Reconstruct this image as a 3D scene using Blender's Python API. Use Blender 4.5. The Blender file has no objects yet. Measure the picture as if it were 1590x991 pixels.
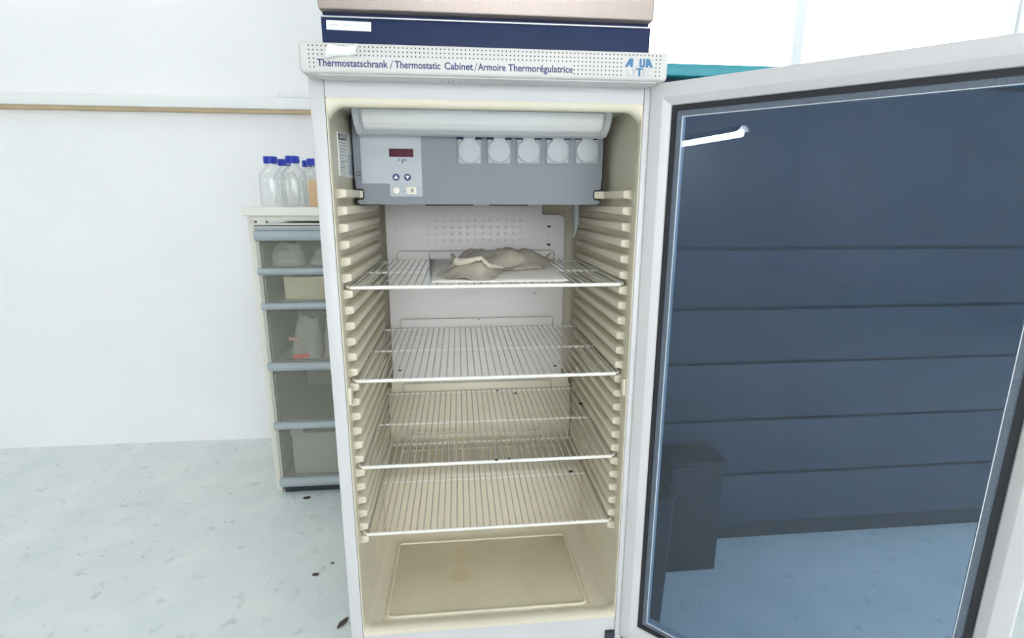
import bpy, bmesh, math, random
from mathutils import Vector, Matrix, noise
random.seed(7)
S = bpy.context.scene
COL = S.collection
ZF = 0.9                                   # height of the top wire shelf above the room floor; z below is measured from that shelf
PI = math.pi

# ------------------------------------------------------------------ materials
def new_mat(name):
    m = bpy.data.materials.new(name); m.use_nodes = True
    return m, m.node_tree, m.node_tree.nodes['Principled BSDF']

def mat(name, col, rough=.5, metal=0., spec=.5, nz=None, bump=None, alpha=1., trans=0., stretch=None, emit=None, col2=None):
    m, nt, b = new_mat(name)
    b.inputs['Base Color'].default_value = (*col, 1)
    b.inputs['Roughness'].default_value = rough
    b.inputs['Metallic'].default_value = metal
    b.inputs['Specular IOR Level'].default_value = spec
    b.inputs['Alpha'].default_value = alpha
    b.inputs['Transmission Weight'].default_value = trans
    if emit:
        b.inputs['Emission Color'].default_value = (*emit[:3], 1); b.inputs['Emission Strength'].default_value = emit[3]
    if nz or bump:
        tc = nt.nodes.new('ShaderNodeTexCoord'); mp = nt.nodes.new('ShaderNodeMapping')
        nt.links.new(tc.outputs['Object'], mp.inputs['Vector'])
        if stretch: mp.inputs['Scale'].default_value = stretch
    if nz:
        n = nt.nodes.new('ShaderNodeTexNoise'); n.inputs['Scale'].default_value = nz[0]; n.inputs['Detail'].default_value = 5
        r = nt.nodes.new('ShaderNodeValToRGB')
        c2 = col2 or tuple(c * (1 - nz[1]) for c in col)
        r.color_ramp.elements[0].position = .35; r.color_ramp.elements[0].color = (*c2, 1)
        r.color_ramp.elements[1].position = .65; r.color_ramp.elements[1].color = (*col, 1)
        nt.links.new(mp.outputs[0], n.inputs['Vector']); nt.links.new(n.outputs['Fac'], r.inputs['Fac'])
        nt.links.new(r.outputs['Color'], b.inputs['Base Color'])
    if bump:
        n = nt.nodes.new('ShaderNodeTexNoise'); n.inputs['Scale'].default_value = bump[0]; n.inputs['Detail'].default_value = 3
        bp = nt.nodes.new('ShaderNodeBump'); bp.inputs['Strength'].default_value = bump[1]; bp.inputs['Distance'].default_value = .002
        nt.links.new(mp.outputs[0], n.inputs['Vector']); nt.links.new(n.outputs['Fac'], bp.inputs['Height'])
        nt.links.new(bp.outputs[0], b.inputs['Normal'])
    return m

def glass_mat(name, tint, ior=1.5, rough=.0):
    """a thin pane: tinted see-through with a mirror-like share that grows with the angle"""
    m, nt, b = new_mat(name); nt.nodes.remove(b)
    out = nt.nodes['Material Output']
    tr = nt.nodes.new('ShaderNodeBsdfTransparent'); tr.inputs['Color'].default_value = (*tint, 1)
    gl = nt.nodes.new('ShaderNodeBsdfGlossy'); gl.inputs['Roughness'].default_value = rough
    r0 = ((ior - 1) / (ior + 1)) ** 2
    lw = nt.nodes.new('ShaderNodeLayerWeight'); lw.inputs['Blend'].default_value = .5
    pw = nt.nodes.new('ShaderNodeMath'); pw.operation = 'POWER'; pw.inputs[1].default_value = 4.5; nt.links.new(lw.outputs['Facing'], pw.inputs[0])
    fr = nt.nodes.new('ShaderNodeMath'); fr.operation = 'MULTIPLY_ADD'; fr.inputs[1].default_value = .9 - r0; fr.inputs[2].default_value = r0; nt.links.new(pw.outputs[0], fr.inputs[0])
    mx = nt.nodes.new('ShaderNodeMixShader')
    nt.links.new(fr.outputs[0], mx.inputs[0]); nt.links.new(tr.outputs[0], mx.inputs[1]); nt.links.new(gl.outputs[0], mx.inputs[2])
    nt.links.new(mx.outputs[0], out.inputs['Surface'])
    return m

M = {}
M['metal_white'] = mat('white enamelled steel', (.625, .615, .62), .35, nz=(9, .04))
M['header'] = mat('white header plastic', (.655, .635, .615), .42, nz=(14, .03))
M['liner'] = mat('cream liner plastic', (.745, .69, .55), .38, nz=(5, .06))
M['plate'] = mat('off white evaporator plate', (.73, .72, .71), .4, nz=(6, .04), bump=(40, .05))
M['box'] = mat('grey painted sheet metal', (.225, .245, .28), .5, nz=(8, .06))
M['panel'] = mat('light grey control foil', (.44, .485, .51), .45)
M['maroon'] = mat('dark red display window', (.085, .012, .028), .5, spec=.25)
M['ink'] = mat('dark blue print', (.045, .065, .17), .5)
M['dotink'] = mat('dark grey print', (.045, .05, .06), .5)
M['inkgrey'] = mat('grey print', (.3, .32, .34), .6)
M['inkpale'] = mat('pale grey blue print', (.5, .54, .6), .6)
M['logo'] = mat('mid blue logo print', (.05, .19, .36), .5)
M['black'] = mat('black rubber', (.012, .014, .02), .5)
M['socket'] = mat('pale grey socket plastic', (.38, .405, .435), .4)  # darker than the lid: shade of the recess put into the colour
M['socketlid'] = mat('pale grey socket lid plastic', (.45, .48, .505), .38)
M['socketdark'] = mat('socket corner shade grey', (.42, .44, .46), .5)
M['ivory'] = mat('ivory switch plastic', (.8, .77, .66), .35)
M['lamp'] = mat('lamp housing plastic', (.58, .59, .61), .4)
M['diffuser'] = mat('milky lamp cover', (.84, .845, .845), .25)
M['wire'] = mat('white coated wire', (.82, .80, .74), .3)
M['wiregrid'] = mat('greyer coated wire', (.60, .58, .535), .25, nz=(40, .2))  # greyer than the rim wire, mottled with noise
M['steel'] = mat('brushed stainless steel', (.50, .425, .385), .45, metal=.7, nz=(30, .12), bump=(60, .1), stretch=(60, 60, 1.2))
M['navy'] = mat('navy plastic plinth', (.012, .026, .085), .5, spec=.3)
M['trim'] = mat('bright metal strip', (.75, .76, .8), .3, metal=.6)
M['paper'] = mat('white paper', (.86, .85, .84), .7, bump=(30, .1))
M['tape'] = mat('white paper tape', (.9, .89, .88), .6)
M['sheet'] = mat('white card', (.83, .80, .74), .6)
M['bag'] = mat('brown tinted plastic film', (.66, .60, .51), .25, alpha=.68, nz=(22, .3), bump=(45, .7), col2=(.50, .45, .38))
M['bagfold'] = mat('pale folded film', (.72, .66, .55), .3, nz=(40, .2), bump=(60, .5))
M['silver'] = mat('perforated aluminium spacer', (.15, .18, .23), .5, metal=.3, nz=(400, .3))
M['brightedge'] = mat('bright aluminium edge', (.85, .87, .9), .3, metal=.5)
M['doorglass'] = glass_mat('tinted insulating glass', (.60, .70, .82), 1.62)
M['clearglass'] = glass_mat('clear bottle glass', (.983, .988, .985), 1.5)
M['windowglass'] = glass_mat('clear window glass', (.97, .98, .99), 1.45)
M['bluecap'] = mat('blue screw cap plastic', (.005, .03, .42), .35)
M['card'] = mat('tan cardboard', (.66, .47, .28), .8, nz=(12, .06))
M['board'] = mat('white worktop laminate', (.84, .82, .75), .4)
M['ivorymetal'] = mat('ivory painted tube', (.72, .70, .63), .45)
M['rail'] = mat('grey blue plastic rail', (.40, .455, .475), .42, nz=(12, .06))
M['drawer'] = mat('smoky translucent drawer plastic', (.42, .43, .36), .3, alpha=.24, nz=(7, .14))
M['drawerlid'] = mat('grey plastic lid', (.40, .44, .46), .45)
M['towerside'] = mat('grey green plastic side', (.47, .47, .41), .5)
M['film'] = mat('crumpled clear film', (.66, .64, .57), .3, alpha=.8, bump=(50, .8), nz=(22, .2))
M['creampaper'] = mat('cream paper', (.80, .72, .50), .7)
M['redtag'] = mat('red label', (.85, .03, .045), .5)
M['pinktag'] = mat('pale pink label', (.68, .33, .31), .6)
M['cabdark'] = mat('dark blue grey lacquer', (.040, .068, .10), .5, nz=(6, .15))
M['cabtop_glare'] = mat('glare tinted worktop', (.03, .30, .36), .4)  # the teal of the lens glare is put into this colour
M['bin'] = mat('dark grey plastic', (.022, .03, .04), .5)
M['tan'] = mat('tan wooden batten', (.56, .43, .27), .6, nz=(14, .15))
M['trunk'] = mat('white plastic trunking', (.84, .85, .84), .4)
M['crumb'] = mat('dark dirt', (.05, .04, .035), .9)
M['leaf'] = mat('dry brown leaf', (.12, .10, .08), .8, nz=(60, .4))
M['ceiling'] = mat('white ceiling paint', (.85, .85, .85), .9)
M['wall'] = mat('white wall paint', (.90, .90, .905), .85, nz=(3, .03), bump=(18, .15))
M['wallroom'] = mat('pale wall paint', (.84, .84, .83), .85)
M['tube'] = mat('lit fluorescent diffuser', (1, 1, 1), .5, emit=(1, .985, .955, 5.5))
M['wandlamp'] = mat('lit wall lamp tube', (1, 1, 1), .5, emit=(.97, .98, 1, 40))
M['label'] = mat('silver rating label', (.80, .80, .77), .4)
M['whiteink'] = mat('white print', (.85, .85, .85), .5)

def floor_mat():
    m, nt, b = new_mat('pale mint floor coating'); N = nt.nodes; L = nt.links
    tc = N.new('ShaderNodeTexCoord')
    def ns(s, d=4): n = N.new('ShaderNodeTexNoise'); n.inputs['Scale'].default_value = s; n.inputs['Detail'].default_value = d; L.new(tc.outputs['Object'], n.inputs['Vector']); return n
    def rp(src, p0, c0, p1, c1):
        r = N.new('ShaderNodeValToRGB'); e = r.color_ramp.elements; e[0].position = p0; e[0].color = (*c0, 1); e[1].position = p1; e[1].color = (*c1, 1)
        L.new(src, r.inputs['Fac']); return r
    base = rp(ns(7).outputs['Fac'], .3, (.70, .775, .755), .7, (.80, .85, .83))
    sm = rp(ns(22, 8).outputs['Fac'], .60, (1, 1, 1), .76, (.74, .76, .75))
    sp = rp(ns(70, 2).outputs['Fac'], .73, (1, 1, 1), .765, (.3, .3, .29))
    m1 = N.new('ShaderNodeMix'); m1.data_type = 'RGBA'; m1.blend_type = 'MULTIPLY'; m1.inputs[0].default_value = 1
    L.new(base.outputs[0], m1.inputs[6]); L.new(sm.outputs[0], m1.inputs[7])
    m2 = N.new('ShaderNodeMix'); m2.data_type = 'RGBA'; m2.blend_type = 'MULTIPLY'; m2.inputs[0].default_value = 1
    L.new(m1.outputs[2], m2.inputs[6]); L.new(sp.outputs[0], m2.inputs[7])
    L.new(m2.outputs[2], b.inputs['Base Color']); b.inputs['Roughness'].default_value = .45
    return m
M['floor'] = floor_mat()

def traymat(cx, cy):
    """cream floor pan with a ring-shaped yellow brown stain around (cx, cy)"""
    m, nt, b = new_mat('stained cream floor pan'); N = nt.nodes; L = nt.links
    g = N.new('ShaderNodeNewGeometry'); tc = N.new('ShaderNodeTexCoord')
    ns = N.new('ShaderNodeTexNoise'); ns.inputs['Scale'].default_value = 9; ns.inputs['Detail'].default_value = 5
    L.new(tc.outputs['Object'], ns.inputs['Vector'])
    r0 = N.new('ShaderNodeValToRGB'); e = r0.color_ramp.elements
    e[0].position = .35; e[0].color = (.60, .535, .38, 1); e[1].position = .68; e[1].color = (.66, .595, .44, 1)
    L.new(ns.outputs['Fac'], r0.inputs['Fac'])
    cur = r0.outputs[0]
    for (px, py, sx, sy, inner, amt) in ((cx, cy, .026, .026, .22, .42), (cx - .002, cy + .075, .020, .05, .0, .22)):
        mp = N.new('ShaderNodeMapping'); mp.vector_type = 'POINT'
        mp.inputs['Location'].default_value = (-px / sx, -py / sy, 0); mp.inputs['Scale'].default_value = (1 / sx, 1 / sy, 0)
        wob = N.new('ShaderNodeTexNoise'); wob.inputs['Scale'].default_value = 45; L.new(g.outputs['Position'], wob.inputs['Vector'])
        L.new(g.outputs['Position'], mp.inputs['Vector'])
        ad = N.new('ShaderNodeVectorMath'); ad.operation = 'LENGTH'; L.new(mp.outputs[0], ad.inputs[0])
        a2 = N.new('ShaderNodeMath'); a2.operation = 'MULTIPLY_ADD'; a2.inputs[1].default_value = .7; L.new(wob.outputs['Fac'], a2.inputs[0]); L.new(ad.outputs['Value'], a2.inputs[2])
        rr = N.new('ShaderNodeValToRGB'); ee = rr.color_ramp.elements
        ee[0].position = .55; ee[0].color = (inner, inner, inner, 1) if inner else (.3, .3, .3, 1)
        ee[1].position = .999; ee[1].color = (0, 0, 0, 1)
        k = rr.color_ramp.elements.new(.8); k.color = (amt, amt, amt, 1)
        hf = N.new('ShaderNodeMath'); hf.operation = 'MULTIPLY'; hf.inputs[1].default_value = .75; L.new(a2.outputs[0], hf.inputs[0])
        L.new(hf.outputs[0], rr.inputs['Fac'])
        mx = N.new('ShaderNodeMix'); mx.data_type = 'RGBA'; L.new(rr.outputs[0], mx.inputs[0]); L.new(cur, mx.inputs[6]); mx.inputs[7].default_value = (.60, .41, .13, 1)
        cur = mx.outputs[2]
    L.new(cur, b.inputs['Base Color']); b.inputs['Roughness'].default_value = .4
    return m
M['tray'] = traymat(.211, .12)

# ------------------------------------------------------------------ mesh helpers
class MB:
    def __init__(s): s.bm = bmesh.new()
    def _merge(s, b2):
        me = bpy.data.meshes.new('tmp'); b2.to_mesh(me); b2.free(); s.bm.from_mesh(me); bpy.data.meshes.remove(me); return s
    def box(s, x0, x1, y0, y1, z0, z1, b=0., seg=2):
        b2 = bmesh.new(); bmesh.ops.create_cube(b2, size=1)
        for v in b2.verts: v.co = Vector((x0 + (v.co.x + .5) * (x1 - x0), y0 + (v.co.y + .5) * (y1 - y0), z0 + (v.co.z + .5) * (z1 - z0)))
        if b: bmesh.ops.bevel(b2, geom=b2.edges[:], offset=b, segments=seg, affect='EDGES', profile=.5)
        return s._merge(b2)
    def prism(s, poly, axis, a, b, bev=0., seg=2):
        """poly in the two other axes (in x, y, z order), extruded along axis from a to b"""
        def p3(p, t):
            return Vector({'x': (t, p[0], p[1]), 'y': (p[0], t, p[1]), 'z': (p[0], p[1], t)}[axis])
        b2 = bmesh.new(); n = len(poly)
        A = [b2.verts.new(p3(p, a)) for p in poly]; B = [b2.verts.new(p3(p, b)) for p in poly]
        b2.faces.new(A); b2.faces.new(B[::-1])
        for i in range(n): b2.faces.new((A[i], B[i], B[(i + 1) % n], A[(i + 1) % n]))
        bmesh.ops.recalc_face_normals(b2, faces=b2.faces[:])
        if bev: bmesh.ops.bevel(b2, geom=b2.edges[:], offset=bev, segments=seg, affect='EDGES', profile=.5)
        return s._merge(b2)
    def cyl(s, p0, p1, r0, r1=None, n=16):
        return s.tube([p0, p1], r0, n, radii=[r0, r0 if r1 is None else r1])
    def tube(s, pts, r, n=8, closed=False, radii=None):
        pts = [Vector(p) for p in pts]; k = len(pts); rings = []; b2 = bmesh.new()
        prev = None
        for i, p in enumerate(pts):
            if closed: t = (pts[(i + 1) % k] - pts[i - 1]).normalized()
            else: t = (pts[min(i + 1, k - 1)] - pts[max(i - 1, 0)]).normalized()
            if prev is None:
                ref = Vector((0, 0, 1)) if abs(t.z) < .9 else Vector((1, 0, 0)); u = t.cross(ref).normalized()
            else: u = (prev - t * prev.dot(t)).normalized()
            prev = u; w = t.cross(u); rr = radii[i] if radii else r
            rings.append([b2.verts.new(p + (u * math.cos(2 * PI * j / n) + w * math.sin(2 * PI * j / n)) * rr) for j in range(n)])
        for i in range(k if closed else k - 1):
            a, c = rings[i], rings[(i + 1) % k]
            for j in range(n): b2.faces.new((a[j], a[(j + 1) % n], c[(j + 1) % n], c[j]))
        if not closed: b2.faces.new(rings[0][::-1]); b2.faces.new(rings[-1])
        bmesh.ops.recalc_face_normals(b2, faces=b2.faces[:])
        return s._merge(b2)
    def lathe(s, prof, c, n=32):
        b2 = bmesh.new(); rings = []
        for r, z in prof:
            if r < 1e-6: rings.append([b2.verts.new((c[0], c[1], c[2] + z))])
            else: rings.append([b2.verts.new((c[0] + r * math.cos(2 * PI * j / n), c[1] + r * math.sin(2 * PI * j / n), c[2] + z)) for j in range(n)])
        for a, b in zip(rings, rings[1:]):
            for j in range(n):
                j2 = (j + 1) % n
                if len(a) == 1 and len(b) == 1: continue
                if len(a) == 1: b2.faces.new((a[0], b[j], b[j2]))
                elif len(b) == 1: b2.faces.new((a[j], a[j2], b[0]))
                else: b2.faces.new((a[j], a[j2], b[j2], b[j]))
        bmesh.ops.recalc_face_normals(b2, faces=b2.faces[:])
        return s._merge(b2)
    def quads(s, loops, close=True):
        """skin successive loops of points"""
        b2 = bmesh.new(); R = [[b2.verts.new(p) for p in lp] for lp in loops]; n = len(loops[0])
        for a, b in zip(R, R[1:]):
            for j in range(n if close else n - 1): b2.faces.new((a[j], a[(j + 1) % n], b[(j + 1) % n], b[j]))
        return s._merge(b2)
    def face(s, pts):
        s.bm.faces.new([s.bm.verts.new(p) for p in pts]); return s
    def mesh(s, me, mtx):
        b2 = bmesh.new(); b2.from_mesh(me); b2.transform(mtx); return s._merge(b2)
    def build(s, name, m, parent=None, smooth=True, angle=35, origin=None):
        me = bpy.data.meshes.new(name)
        root = parent
        while root is not None and root.parent is not None: root = root.parent
        off = Vector(root.location) if root is not None else Vector(origin if origin else (0, 0, 0)) + Vector((0, 0, ZF if origin else 0))
        s.bm.transform(Matrix.Translation(Vector((0, 0, ZF)) - off))
        s.bm.to_mesh(me); s.bm.free()
        me.materials.append(M[m])
        if smooth:
            for p in me.polygons: p.use_smooth = True
            try: me.set_sharp_from_angle(angle=math.radians(angle))
            except Exception: pass
        o = bpy.data.objects.new(name, me); COL.objects.link(o)
        if parent is not None: o.parent = parent
        else: o.location = off
        return o

def tag(o, label, cat, group=None, kind=None):
    o['label'] = label; o['category'] = cat
    if group: o['group'] = group
    if kind: o['kind'] = kind
    return o
def thing(name, loc, label, cat, group=None):
    o = bpy.data.objects.new(name, None); o.empty_display_size = .05; COL.objects.link(o)
    o.location = (loc[0], loc[1], loc[2] + ZF)
    return tag(o, label, cat, group)
def struct(o): o['kind'] = 'structure'; return o
def copy_tree(o, parent=None):
    c = o.copy(); COL.objects.link(c)
    if parent is not None: c.parent = parent
    for ch in list(o.children): copy_tree(ch, c)
    return c

def text_mesh(txt, weight=0., spacing=1.):
    cu = bpy.data.curves.new('t', 'FONT'); cu.body = txt; cu.size = 1; cu.extrude = .0; cu.offset = weight; cu.space_character = spacing; cu.resolution_u = 4
    ob = bpy.data.objects.new('t', cu); COL.objects.link(ob)
    dg = bpy.context.evaluated_depsgraph_get(); dg.update()
    me = bpy.data.meshes.new_from_object(ob.evaluated_get(dg))
    bpy.data.objects.remove(ob); bpy.data.curves.remove(cu)
    return me
def put_text(mb, txt, x0, x1, zbase, h, y, weight=0., capref='T', shear=0.):
    """flat lettering facing -y between x0 and x1, capital height h"""
    me = text_mesh(txt, weight); ref = text_mesh(capref, weight)
    xs = [v.co.x for v in me.vertices]; hs = max(v.co.y for v in ref.vertices)
    sx = (x1 - x0) / (max(xs) - min(xs)); sz = h / hs
    T = Matrix(((sx, 0, 0, x0 - min(xs) * sx), (0, 0, 1, y), (0, sz, 0, zbase), (0, 0, 0, 1)))
    mb.mesh(me, T); bpy.data.meshes.remove(me); bpy.data.meshes.remove(ref)
    return mb

def rrect(x0, x1, z0, z1, r, n=5):
    """rounded rectangle, (x, z) points; r = (tl, tr, br, bl)"""
    pts = []
    for (cx, cz, a0, rr) in ((x1 - r[1], z1 - r[1], 0, r[1]), (x0 + r[0], z1 - r[0], 90, r[0]), (x0 + r[3], z0 + r[3], 180, r[3]), (x1 - r[2], z0 + r[2], 270, r[2])):
        for i in range(n + 1):
            a = math.radians(a0 + 90 * i / n); pts.append((cx + rr * math.cos(a), cz + rr * math.sin(a)))
    return pts

# ------------------------------------------------------------------ the room
FZ = -.9; CZ = 1.85; X0, X1, Y0, Y1 = -6., 3.2, -4.6, 1.3
struct(MB().box(X0 - .1, X1 + .1, Y0 - .1, Y1 + .1, FZ - .1, FZ).build('floor', 'floor', smooth=False))
struct(MB().box(X0 - .1, X1 + .1, Y0 - .1, Y1 + .1, CZ, CZ + .1).build('ceiling', 'ceiling', smooth=False))
WX0, WX1, WZ0, WZ1 = .68, 2.75, .30, 1.62
wb = MB()
wb.box(X0, WX0, Y1, Y1 + .15, FZ, CZ).box(WX1, X1, Y1, Y1 + .15, FZ, CZ).box(WX0, WX1, Y1, Y1 + .15, FZ, WZ0).box(WX0, WX1, Y1, Y1 + .15, WZ1, CZ)
struct(wb.build('wall_back', 'wall', smooth=False))
struct(MB().box(X0 - .1, X0, Y0, Y1, FZ, CZ).build('wall_left', 'wallroom', smooth=False))
struct(MB().box(X1, X1 + .1, Y0, Y1, FZ, CZ).build('wall_right', 'wallroom', smooth=False))
VX0, VX1, VZ0, VZ1 = -1.2, 3.0, -.30, 1.45  # opening for an unseen window, added to send fill light into the cabinet
wv = MB()
wv.box(X0, VX0, Y0 - .1, Y0, FZ, CZ).box(VX1, X1, Y0 - .1, Y0, FZ, CZ).box(VX0, VX1, Y0 - .1, Y0, FZ, VZ0).box(VX0, VX1, Y0 - .1, Y0, VZ1, CZ)
struct(wv.build('wall_front', 'wallroom', smooth=False))
wv = MB(); t = .05
wv.box(VX0, VX1, Y0 - .08, Y0 - .02, VZ0, VZ0 + t, .006).box(VX0, VX1, Y0 - .08, Y0 - .02, VZ1 - t, VZ1, .006)
for x in (VX0, VX0 + 1.4 - t / 2, VX0 + 2.8 - t / 2, VX1 - t): wv.box(x, x + t, Y0 - .08, Y0 - .02, VZ0 + t, VZ1 - t, .006)
fill_win = struct(wv.build('added_fill_window', 'trunk'))  # added window behind the camera, there for the fill light
struct(MB().box(VX0 + t, VX1 - t, Y0 - .053, Y0 - .047, VZ0 + t, VZ1 - t).build('window_pane', 'windowglass', fill_win, smooth=False))
wf = MB(); t = .05
wf.box(WX0, WX1, Y1 + .06, Y1 + .12, WZ0, WZ0 + t, .006).box(WX0, WX1, Y1 + .06, Y1 + .12, WZ1 - t, WZ1, .006)
for x in (WX0, (WX0 + WX1) / 2 - t / 2, WX1 - t): wf.box(x, x + t, Y1 + .06, Y1 + .12, WZ0 + t, WZ1 - t, .006)
win = struct(wf.build('window_1', 'trunk'))
struct(MB().box(WX0 + t, WX1 - t, Y1 + .085, Y1 + .091, WZ0 + t, WZ1 - t).build('window_pane', 'windowglass', win, smooth=False))

# wall trunking on the back wall, left of the cabinet
tr = thing('trunking_rail', (-.6, 1.28, .49), 'white cable trunking with a tan batten under it on the wall', 'trunking')
MB().box(-2.2, .1, 1.262, 1.3, .505, .549, .005).build('channel', 'trunk', tr)
MB().box(-2.2, .1, 1.270, 1.3, .491, .505, .001).build('batten', 'tan', tr)
for (a, b, lab) in ((-.475, -.405, 'white cable clip on the trunking, further from the cabinet'), (-.395, -.345, 'white cable clip on the trunking, nearer the cabinet')):
    c = thing('cable_clip', ((a + b) / 2, 1.28, .549), lab, 'clip', 'cable clips on the trunking')
    MB().prism([(a, .5495), (b, .5495), (b - .006, .566), (a + .008, .571)], 'y', 1.268, 1.294, .003).build('clip_body', 'trunk', c)

# ceiling lamps that light the room, and the wall lamp mirrored in the glass door
def ceiling_lamp(x, y, label, ln=1.4):
    t = thing('ceiling_lamp', (x, y, CZ - .08), label, 'lamp', 'ceiling lamps of the room')
    MB().box(x - ln / 2, x + ln / 2, y - .11, y + .11, CZ - .045, CZ - .0005, .006).build('housing', 'lamp', t)
    MB().box(x - ln / 2 + .03, x + ln / 2 - .03, y - .095, y + .095, CZ - .075, CZ - .045, .01).build('diffuser', 'tube', t)
ceiling_lamp(1.1, -1.45, 'lit ceiling lamp behind the photographer, nearest the open door')
ceiling_lamp(-1.9, -1.55, 'lit ceiling lamp nearest the left side of the room')
ceiling_lamp(-1.15, .70, 'lit ceiling lamp over the plastic drawer tower')
ceiling_lamp(1.6, -2.9, 'lit ceiling lamp by the right wall')
wl = thing('hanging_lamp', (-5.1, -2.8, .96), 'long lit tube lamp hung on two cords at the left, mirrored in the glass door', 'lamp')
hA, hB = Vector((-5.72, -2.70, .90)), Vector((-4.46, -2.90, .90)); hd_ = (hB - hA).normalized(); hs_ = Vector((-hd_.y, hd_.x, 0))
MB().tube([hA, hB], .045, 16).build('tube', 'wandlamp', wl)
tro = MB(); sec = [(-.09, -.01), (-.03, .055), (.03, .055), (.09, -.01), (.086, -.016), (.028, .05), (-.028, .05), (-.086, -.016)]
tro.quads([[P_ + hs_ * a + Vector((0, 0, b + .03)) for a, b in sec] for P_ in (hA - hd_ * .04, hB + hd_ * .04)])
tro.build('reflector', 'lamp', wl)
for P_ in (hA + hd_ * .2, hB - hd_ * .2): MB().cyl((P_.x, P_.y, .985), (P_.x, P_.y, CZ), .004, n=8).build('cord', 'lamp', wl)

# ------------------------------------------------------------------ the thermostatic cabinet
cab = thing('thermostatic_cabinet', (.28, .26, FZ), 'tall white thermostatic cabinet with its glass door open and cream interior', 'cabinet')
BX0, BX1, YF, YB = -.0245, .5725, -.035, .56
LX0, LX1, LZ0, LZ1 = .002, .556, -.745, .345          # inside of the liner
shell = MB()
shell.box(BX0, LX0 - .0005, YF, YB, -.87, .365, .004)
shell.box(LX1 + .0005, BX1, YF, YB, -.87, .365, .004)
shell.box(LX0, LX1, YF, YB, .3325, .365, .0)
shell.box(LX0, LX1, YF + .002, YB, -.87, LZ0 - .008, .0)
shell.box(LX0, LX1, .505, YB, LZ0 - .008, .3325)
shell.box(BX0 + .003, BX1 - .003, -.03, YB, .3645, .4, .003)
shell.build('outer_casing', 'metal_white', cab)
kick = MB().box(BX0 + .01, BX1 - .01, YF + .012, YF + .04, FZ, -.866, .002).build('plinth', 'bin', cab)
# liner: front lip, then the cavity
ln = MB()
R = (.03, .03, .02, .02); n = 6
def lp(x0, x1, z0, z1, r, y): return [(p[0], y, p[1]) for p in rrect(x0, x1, z0, z1, r, n)]
loops = [lp(LX0, LX1, LZ0 - .008, .3325, (.004,) * 4, YF - .0006),
         lp(LX0 + .002, LX1 - .002, LZ0 - .002, .325, (.02, .02, .012, .012), YF - .0018),
         lp(LX0 + .003, LX1 - .003, LZ0 + .003, .319, (.025, .025, .015, .015), YF + .004),
         lp(LX0 + .0015, LX1 - .0015, LZ0 + .004, .319, R, YF + .016),
         lp(LX0, LX1, LZ0, .323, R, YF + .026),
         lp(LX0, LX1, LZ0, LZ1, R, YF + .034),
         lp(LX0 + .002, LX1 - .002, LZ0, LZ1, R, .49),
         lp(LX0 + .012, LX1 - .012, LZ0 + .01, LZ1 - .01, (.02,) * 4, .500)]
ln.quads(loops)
ln.face(loops[-1][::-1])
bmesh.ops.remove_doubles(ln.bm, verts=ln.bm.verts[:], dist=1e-6)
bmesh.ops.recalc_face_normals(ln.bm, faces=ln.bm.faces[:]); bmesh.ops.reverse_faces(ln.bm, faces=ln.bm.faces[:])
liner = ln.build('liner', 'liner', cab, angle=50)
# compressor step at the back of the floor, with a shallow rounded recess outline
hump = MB().prism([(.305, LZ0 + .0005), (.495, LZ0 + .0005), (.495, -.556), (.335, -.556), (.312, -.575)], 'x', LX0 + .001, LX1 - .001, .006, 3)
hump.build('compressor_step', 'liner', cab, angle=50)
rec = MB()
pts = [(p[0], p[1], -.555) for p in rrect(.045, .505, .345, .425, (.02,) * 4)]
rec.tube(pts, .0022, 6, closed=True).build('recess_rim', 'liner', cab)
# floor pan with its raised bead
MB().prism([(.040, -.006), (.507, -.006), (.500, .262), (.047, .262)], 'z', LZ0 + .0003, LZ0 + .003, .0012).build('floor_pan', 'tray', cab)
MB().tube([(p[0], p[1], LZ0 + .003) for p in rrect(.048, .498, -.012 + .012, .256, (.012,) * 4)], .0035, 8, closed=True).build('floor_bead', 'liner', cab)
# shelf runners moulded in both sides
def runner(side):
    b = MB(); w = LX0 - .001 if side < 0 else LX1 + .001; e = LX0 + .0175 if side < 0 else LX1 - .0175
    zc = -.0125
    poly = [(w, zc - .0105), (e, zc - .0065), (e, zc + .0075), (w, zc + .0085)]
    if side > 0: poly = poly[::-1]
    b.prism(poly, 'y', .0, .408, .0028, 2)
    return b.build('shelf_runner', 'liner', cab)
for side in (-1, 1):
    r0 = runner(side); r0.location.z = 6 * .0312
    for k in range(5, -18, -1):
        c = r0.copy(); COL.objects.link(c); c.parent = cab; c.location.z = k * .0312
for x0, x1 in ((LX0 - .001, LX0 + .008), (LX1 - .008, LX1 + .001)):
    MB().box(x0, x1, -.030, -.012, -.226, -.190, .003).build('shelf_catch', 'liner', cab)
# evaporator plate, with a notch in its upper right corner, embossed dimples and small clips
plate = MB().prism([(.030, -.335), (.512, -.335), (.512, .112), (.500, .124), (.449, .124), (.449, .19), (.030, .19)], 'y', .430, .437, .0015)
pl = plate.build('evaporator_plate', 'plate', cab)
em = MB()
for row, z in enumerate((.109, .0915, .074, .0565)):
    for k in range(13):
        em.lathe([(.0058, 0), (.0040, .0015), (0, .0021)], (0, 0, 0), 10)
        vs = em.bm.verts[-21:]
        for v in vs: v.co = Vector((.143 + k * .0207 + v.co.x, .4303 - v.co.z, z + v.co.y))
em.build('dimple_pattern', 'plate', pl)
eb = MB()
eb.tube([(.125, .4302, .138), (.13, .4302, .142), (.425, .4302, .142), (.43, .4302, .138)], .0012, 6)
for x in (.055, .12): eb.tube([(x, .4302, .14), (x, .4302, .036)], .0007, 5)
eb.build('embossed_line', 'plate', pl)
for z in (.092, .043): MB().box(.4645, .4725, .4265, .4302, z - .0028, z + .0028, .0006).build('plate_clip', 'black', pl)
MB().cyl((.4685, .4302, .0685), (.4685, .4288, .0685), .0014, n=10).build('plate_screw', 'black', pl)
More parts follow.
